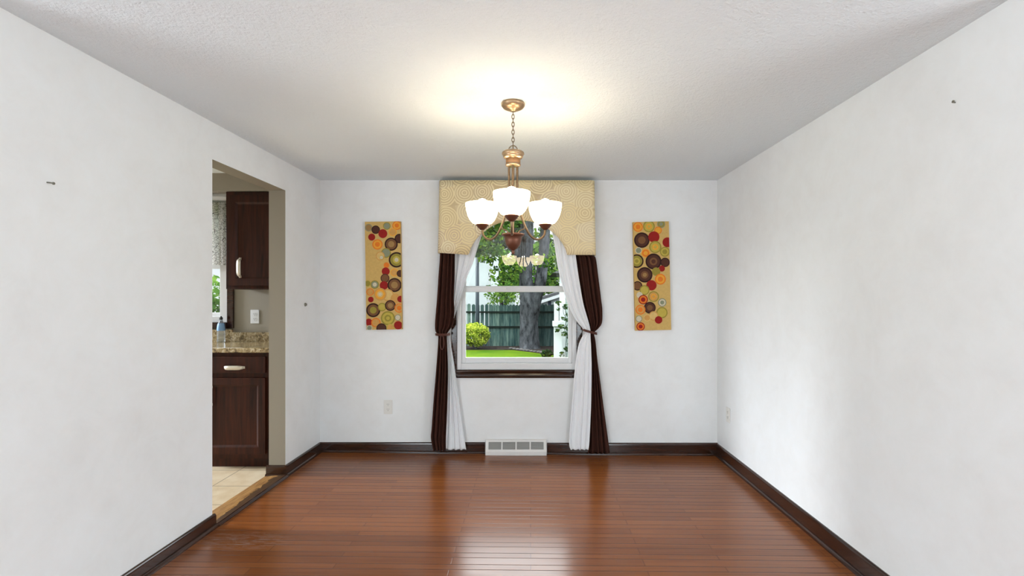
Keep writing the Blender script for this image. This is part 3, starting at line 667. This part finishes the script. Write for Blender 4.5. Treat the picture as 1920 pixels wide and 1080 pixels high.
# curved mulch edge in front of the tree, and edging stones
bm = BM(); pts = [(1060,668), (1022,664), (1000,661), (975,658), (955,655.5), (945,654.5)]
v0 = [P(a, b, (H-GZ)*F/(b-VY)) for a, b in pts]
for a, b in zip(v0, v0[1:]):
    bm.faces.new([bm.verts.new(p) for p in ((a.x, a.y, GZ+.006), (b.x, b.y, GZ+.006), (b.x, 19.4, GZ+.006), (a.x, 19.4, GZ+.006))])
bmesh.ops.remove_doubles(bm, verts=bm.verts, dist=.001)
r = bmesh.ops.extrude_face_region(bm, geom=bm.faces[:]); bmesh.ops.translate(bm, verts=[g for g in r['geom'] if isinstance(g, bmesh.types.BMVert)], vec=(0,0,.02))
struct('ground_tree_ring', bm, MULCH)
for i in range(13):
    s = i/12; px = 958+s*78; py = 654.6+s*10.5; d = (H-GZ)*F/(py-VY); p = P(px, py, d)
    bm = BM(); bmesh.ops.create_icosphere(bm, subdivisions=2, radius=1)
    for v in bm.verts: v.co *= 1+R.uniform(-.08,.08)
    bmesh.ops.transform(bm, matrix=Matrix.Translation((p.x, p.y, GZ+.035)) @ Matrix.Diagonal((.075+R.random()*.025, .07, .04+R.random()*.015, 1)), verts=bm.verts)
    obj('edging_stone', bm, STONE, None, True, label='pale grey stone in the row edging the tree bed', category='stone', group='edging stones round the tree bed')
# fence
FY = 20.9
fn = thing('wooden_fence', 'weathered wooden board fence across the back of the garden', 'fence', (0, FY, GZ))
bm = BM(); x = -7.0; i = 0
while x < 6.0:
    wd = .138; h = 1.74+R.uniform(-.02,.02)+(.05 if x < -2.5 else 0); yo = FY+(.006 if i % 2 else -.006); i += 1
    a = [(x, GZ), (x+wd, GZ), (x+wd, GZ+h-.05), (x+wd-.035, GZ+h), (x+.035, GZ+h), (x, GZ+h-.05)]
    f = [bm.verts.new((p[0], yo, p[1])) for p in a]; b = [bm.verts.new((p[0], yo+.02, p[1])) for p in a]
    bm.faces.new(f); bm.faces.new(b[::-1])
    for j in range(6): bm.faces.new((f[j], f[(j+1) % 6], b[(j+1) % 6], b[j]))
    x += wd+(-.004 if x > -1.75 else .035+R.random()*.02)
obj('boards', bm, FENCE, fn)
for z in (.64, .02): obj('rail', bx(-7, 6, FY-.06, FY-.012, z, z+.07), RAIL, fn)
for x in (-4.4, -1.75, .9, 3.4): obj('post', bx(x, x+.1, FY+.03, FY+.13, GZ, 1.0), FENCE, fn)

def leafblob(bm, c, rad, n, size, flat=1.0):
    for _ in range(n):
        while True:
            d = Vector((R.uniform(-1,1), R.uniform(-1,1), R.uniform(-1,1)))
            if .05 < d.length < 1: break
        d *= (.62+.38*R.random())/max(d.length, .4) if R.random() < .6 else 1
        p = Vector(c)+Vector((d.x*rad[0], d.y*rad[1], d.z*rad[2]))
        a = Vector((R.gauss(0,1), R.gauss(0,1), R.gauss(0,.7))).normalized(); b = a.cross(Vector((R.gauss(0,1), R.gauss(0,1), R.gauss(0,1)))).normalized()
        s = size*R.uniform(.6, 1.25)
        bm.faces.new([bm.verts.new(p+q) for q in (a*s, b*s*.55+a*s*.15, -a*s*.8, -b*s*.55+a*s*.15)])
# the big tree
tr = thing('garden_tree', 'large grey-barked forked tree in front of the fence', 'tree', P(994, 658, 20))
def trunkpath(pp, d): 
    pts = catmull([(*P(a, b, d), r_) for a, b, r_ in pp], 5); return [p[:3] for p in pts], [p[3] for p in pts]
bm = BM()
for pp in ([(994,659,.50), (993,650,.42), (992,620,.375), (991,585,.35), (989,555,.32), (986,520,.27), (986,480,.27), (988,430,.26), (991,370,.22), (994,300,.16)],
           [(996,600,.27), (1004,565,.24), (1013,530,.235), (1018,490,.22), (1022,440,.20), (1028,380,.16), (1036,300,.1)],
           [(986,500,.2), (968,472,.17), (945,450,.14), (915,428,.10), (880,400,.06)]):
    a, b = trunkpath(pp, 20.0); tube(bm, a, b, 14, wob=.05)
obj('trunk', bm, BARK, tr, True)
bm = BM()
for _ in range(105):
    px, py, d = R.uniform(850, 1085), R.uniform(285, 535), R.uniform(18.2, 22.5)
    if py > 505 and 960 < px < 1035 and d < 20.6: continue
    if abs(px-985) < 24 and py > 425 and d < 20: d = R.uniform(20.8, 22.5)
    if px < 925 and py > 478: continue
    if px > 1030 and d < 21.3: continue
    if px < 935: d = R.uniform(18.2, 19.3)
    leafblob(bm, P(px, py, d), (R.uniform(.35,.7), R.uniform(.3,.6), R.uniform(.25,.45)), 75, .105)
for px, py in ((897,470), (908,466), (918,472), (912,455), (900,450), (925,462), (915,440), (902,432)): leafblob(bm, P(px, py, 19.5), (.3,.3,.2), 70, .10)
obj('foliage', bm, GREEN, tr)
# trees beyond the fence
def backtree(px, py, d, rad, m, n, size, label, zt=None):
    c = P(px, py, d); t = thing('leafy_tree', label, 'tree', (c.x, c.y, GZ), 'trees beyond the fence')
    bm = BM(); tube(bm, [(c.x, c.y, GZ), (c.x+.1, c.y, c.z*.5), (c.x, c.y, c.z)], [.14, .11, .07], 8); obj('trunk', bm, BARK, t, True)
    bm = BM()
    for _ in range(n):
        a = Vector((R.uniform(-1,1), R.uniform(-1,1), R.uniform(-1,1)))
        leafblob(bm, c+Vector((a.x*rad[0], a.y*rad[1], a.z*rad[2])), (.6,.6,.5), 60, size)
    obj('foliage', bm, m, t)
backtree(938, 554, 22.4, (.35,.2,.45), BGR, 7, .10, 'small bright green tree just above the fence beside the white house')
backtree(946, 512, 32.6, (1.3,.7,1.4), BGR, 44, .15, 'bushy bright green tree behind the left fork of the big trunk')
backtree(1040, 505, 36.0, (1.8,.8,1.9), BGR, 50, .17, 'tall light green tree behind the right fork of the big trunk')
backtree(1000, 440, 40.0, (3.4,1.0,1.6), DGR, 60, .19, 'dark green tree farthest back above the others')
# yellow green shrub
c = P(891, 625, 19.7)
sh_ = thing('round_shrub', 'rounded yellow-green shrub on the mulch at the left of the garden', 'shrub', (c.x, c.y, GZ))
bm = BM(); rx, rz = .64, .50
for _ in range(130):
    a = Vector((R.gauss(0,1), R.gauss(0,1), R.gauss(.2,1))).normalized()
    leafblob(bm, (c.x+a.x*rx*.74, c.y+a.y*.42, max(GZ+.22, c.z-.06+a.z*rz*.78)), (.13,.13,.12), 50, .045)
obj('foliage', bm, YGR, sh_)
bm = BM()
for i in range(7): tube(bm, [(c.x+.05*math.cos(i), c.y+.05*math.sin(i), GZ), (c.x+.3*math.cos(i*.9), c.y+.25*math.sin(i*.9), c.z)], .015, 6)
obj('stems', bm, BARK, sh_)
# slim pole with a box near its top
pc = P(895, 600, 20.62)
po = thing('garden_pole', 'tall slate-blue pole with a grey box, standing behind the shrub', 'pole', (pc.x, pc.y, GZ))
bm = BM(); lathe(bm, [(0,GZ), (.085,GZ), (.075,1.2), (.07,3.4), (0,3.42)], (pc.x, pc.y, 0), 16); obj('shaft', bm, SLATE, po, True)
q = P(905, 486, 20.62); bm = BM(); box(bm, q.x-.11, q.x+.10, q.y-.1, q.y+.1, q.z-.14, q.z+.10); box(bm, pc.x, q.x, q.y-.02, q.y+.02, q.z-.02, q.z+.02); obj('box', bm, mat('grey box paint', (.14,.16,.18), .5), po, bevel=.02)
# neighbouring houses
def house(name, label, loc): return thing(name, label, 'house', loc, 'neighbouring houses')
d = 24.0; a, b = P(840, 452, d), P(920, 452, d)
h1 = house('house', 'tall white-sided house rising behind the left end of the fence', (a.x, d, GZ))
bm = BM(); box(bm, a.x-3, b.x, d, d+6, GZ, a.z)
obj('wall', bm, SIDING, h1)
bm = BM(); x_ = b.x+.05; prism(bm, None, [[(x, d-.35, a.z), (x, d-.35, a.z+.12), (x, d+3, a.z+1.6), (x, d+6.4, a.z+.12), (x, d+6.4, a.z)] for x in (a.x-3.2, x_)]); obj('roof', bm, ROOF, h1)
obj('corner_board', bx(b.x-.12, b.x+.02, d-.02, d+.1, GZ, a.z), POST, h1)
q = P(916, 537, d); obj('wall_vent', bx(q.x-.12, q.x+.12, d-.04, d-.001, q.z-.06, q.z+.06), mat('dark vent', (.04,.045,.05), .6), h1)
d = 45.0; a, b = P(943, 548, d), P(962, 575, d)
h2 = house('house', 'pale green house glimpsed between the small tree and the big trunk', (a.x, d, GZ))
obj('wall', bx(a.x, b.x, d, d+5, GZ, a.z+.0), PGREEN, h2)
bm = BM(); prism(bm, None, [[(x, d-.3, a.z), (x, d-.3, a.z+.1), (x, d+2.5, a.z+.9), (x, d+5.3, a.z+.1), (x, d+5.3, a.z)] for x in (a.x-.2, b.x+.3)]); obj('roof', bm, ROOF, h2)
d = 27.0
h3 = house('house', 'white gabled house with grey roof and small dark window beyond the porch post', P(1040, 640, d))
g = [P(1014, 563, d), P(1075, 543, d), P(1140, 564, d)]
bm = BM(); ft = [(g[0].x, GZ), (g[2].x, GZ), (g[2].x, g[2].z), (g[1].x, g[1].z), (g[0].x, g[0].z)]
prism(bm, None, [[(p[0], y, p[1]) for p in ft] for y in (d, d+6)]); obj('wall', bm, SIDING, h3)
for (p, q) in ((g[0], g[1]), (g[2], g[1])):
    ex = (p-q)*.08; p2 = p+ex
    bm = BM(); prism(bm, None, [[(p2.x, y, p2.z), (q.x, y, q.z), (q.x, y, q.z+.16), (p2.x, y, p2.z+.16)] for y in (d-.3, d+6.3)]); obj('roof', bm, ROOF, h3)
    bm = BM(); prism(bm, None, [[(p2.x, y, p2.z-.16), (q.x, y, q.z-.16), (q.x, y, q.z), (p2.x, y, p2.z)] for y in (d-.34, d-.28)]); obj('rake_board', bm, POST, h3)
q0, q1 = P(1027.5, 564.5, d), P(1033.5, 573, d); obj('window', bx(q0.x, q1.x, d-.03, d-.001, q1.z, q0.z), mat('dark window glass', (.012,.02,.04), .1), h3)
# porch post with pedestal, ivy, and the shed wall behind it
d = 16.6; k = F/d
pp_ = thing('porch_post', 'white square post on a capped pedestal at the right of the garden', 'post', P(1046, 669, d))
q0, q1 = P(1038.5, 612, d), P(1054, 612, d); obj('pedestal', bx(q0.x, q1.x, d-.13, d+.15, GZ, q0.z), POST, pp_, bevel=.015)
c0_ = P(1036, 602, d); c1_ = P(1051, 612, d); obj('cap', bx(c0_.x, q1.x+.04, d-.19, d+.19, c1_.z, c0_.z), POST, pp_, bevel=.02)
q2, q3 = P(1039, 566, d), P(1047.5, 602, d); obj('shaft', bx(q2.x, q3.x, d-.07, d+.09, q3.z, q2.z), POST, pp_, bevel=.008)
s0 = P(1049, 560, d+.5)
shd = thing('garden_shed', 'pale green sided shed with white corner board behind the ivy', 'shed', (s0.x, d+.5, GZ))
bm = BM()
for i in range(26): z = GZ+i*.11; prism(bm, None, [[(x, d+.5, z), (x, d+.482, z), (x, d+.5, z+.11), (x, d+3.5, z+.11), (x, d+3.5, z)] for x in (s0.x+.19, s0.x+3)])
obj('wall', bm, PGREEN, shd)
obj('corner_board', bx(s0.x, s0.x+.20, d+.46, d+.6, GZ, GZ+2.86), POST, shd)
bm = BM(); prism(bm, None, [[(s0.x-.25, y, GZ+2.86), (s0.x+3.2, y, GZ+2.86), (s0.x+1.5, y, GZ+3.7)] for y in (d+.3, d+3.7)]); obj('roof', bm, ROOF, shd)
iv = thing('climbing_ivy', 'sprawling ivy climbing past the white porch post', 'vine', P(1062, 669, d+.2))
bm = BM()
for (a, b, r0, n) in ((1060,575,.10,26), (1047,568,.08,18), (1066,590,.08,14), (1047,580,.07,10), (1062,600,.06,9), (1056,597,.05,7), (1052,612,.09,18), (1045,620,.07,16), (1064,615,.09,18), (1058,626,.10,24), (1066,632,.06,9), (1063,655,.10,22), (1055,664,.10,16), (1068,645,.06,9)):
    leafblob(bm, P(a, b, d-.36), (r0*1.15, .06, r0*.9), int(n*1.7), .05)
obj('foliage', bm, IVY, iv)
bm = BM()
for off in (0, 4): tube(bm, [P(a+off, b, d-.34) for a, b in catmull([(1062,669), (1060,650), (1063,632), (1058,616), (1062,600), (1056,585), (1058,570)], 4)], .008, 6)
obj('stem', bm, BARK, iv)
fl = P(1026, 664, 17.0)
lp = thing('low_plant', 'low leafy plant at the foot of the white post', 'plant', (fl.x, 17.0, GZ))
bm = BM(); leafblob(bm, (fl.x, 17.0, GZ+.13), (.22,.15,.13), 130, .06); obj('foliage', bm, DGR, lp)
# foliage seen through the kitchen window
kc = Vector((-6.2, 10.5, .6)); kt = thing('leafy_bush', 'green bush outside the kitchen window', 'bush', (kc.x, kc.y, GZ))
bm = BM()
for _ in range(40): a = Vector((R.uniform(-1,1), R.uniform(-1,1), R.uniform(-1,1))); leafblob(bm, kc+Vector((a.x*1.2, a.y*.5, a.z*.9)), (.4,.3,.35), 60, .09)
obj('foliage', bm, BGR, kt)
bm = BM(); tube(bm, [(kc.x, kc.y, GZ), (kc.x, kc.y, kc.z)], .05, 8); obj('stems', bm, BARK, kt)

# ------------------------------------------------------------------ light
w = bpy.data.worlds.new('sky'); sc.world = w; w.use_nodes = True; nt = w.node_tree
tc = nt.nodes.new('ShaderNodeTexCoord'); sp = nt.nodes.new('ShaderNodeSeparateXYZ'); nt.links.new(tc.outputs['Generated'], sp.inputs[0])
rp = nt.nodes.new('ShaderNodeValToRGB'); nt.links.new(sp.outputs[2], rp.inputs[0])
e = rp.color_ramp.elements; e[0].position = 0.12; e[0].color = (.092,.098,.105,1); e[1].position = .48; e[1].color = (.93,.97,1,1)
bg = nt.nodes['Background']; nt.links.new(rp.outputs[0], bg.inputs[0]); bg.inputs[1].default_value = 10.5
def area(name, loc, target, sx_, sy_, energy, col=(1,1,1)):
    l = bpy.data.lights.new(name, 'AREA'); l.shape = 'RECTANGLE'; l.size = sx_; l.size_y = sy_; l.energy = energy; l.color = col
    o = bpy.data.objects.new(name, l); COL.objects.link(o); o.location = loc
    o.rotation_euler = (Vector(target)-Vector(loc)).to_track_quat('-Z', 'Y').to_euler(); return o
FILL_COL = (.83,.94,1)  # cool tint of the four added fill lamps
area('added_fill_rear_left', (-2.4, LY0-.05, 1.15), (-2.4, 3, 1.15), 1.1, 1.8, 92, FILL_COL)  # rear pair: unseen fill lamps added to brighten the dining room
area('added_fill_rear_right', (1.55, LY0-.05, 1.15), (1.55, 3, 1.15), 1.1, 1.8, 74, FILL_COL)
area('added_fill_side_left', (LX0-.05, -.4, 1.17), (3, -.4, 1.17), 2.0, 1.75, 94, FILL_COL)  # side pair: unseen fill lamps added to brighten the opposite dining walls
area('added_fill_side_right', (LX1+.05, -.4, 1.17), (-3, -.4, 1.17), 2.0, 1.75, 94, FILL_COL)
area('daylight_kitchen_door', (-8.2, 3.05, 2.7), (1.5, 3.08, .9), .9, 1.0, 560, (.86,.93,1))
s = bpy.data.lights.new('sun', 'SUN'); s.energy = 4.5; s.angle = .01; s.color = (1,.95,.86)
so = bpy.data.objects.new('sun', s); COL.objects.link(so); so.rotation_euler = Vector((.42, .38, -.85)).to_track_quat('-Z', 'Y').to_euler()

# ------------------------------------------------------------------ camera
cam = bpy.data.cameras.new('camera'); co = bpy.data.objects.new('camera', cam); COL.objects.link(co)
co.location = (0, 0, H); co.rotation_euler = (math.pi/2, 0, 0)
cam.sensor_width = 36; cam.lens = 36*F/1920; cam.shift_x = -(VX-960)/1920; cam.shift_y = (VY-540)/1920; cam.clip_end = 300; cam.clip_start = .02
sc.camera = co
vs = sc.view_settings; vs.view_transform = 'Standard'; vs.look = 'None'; vs.exposure = 0.0; vs.gamma = 1; vs.use_curve_mapping = False
sc.cycles.max_bounces = 10; sc.cycles.transparent_max_bounces = 16
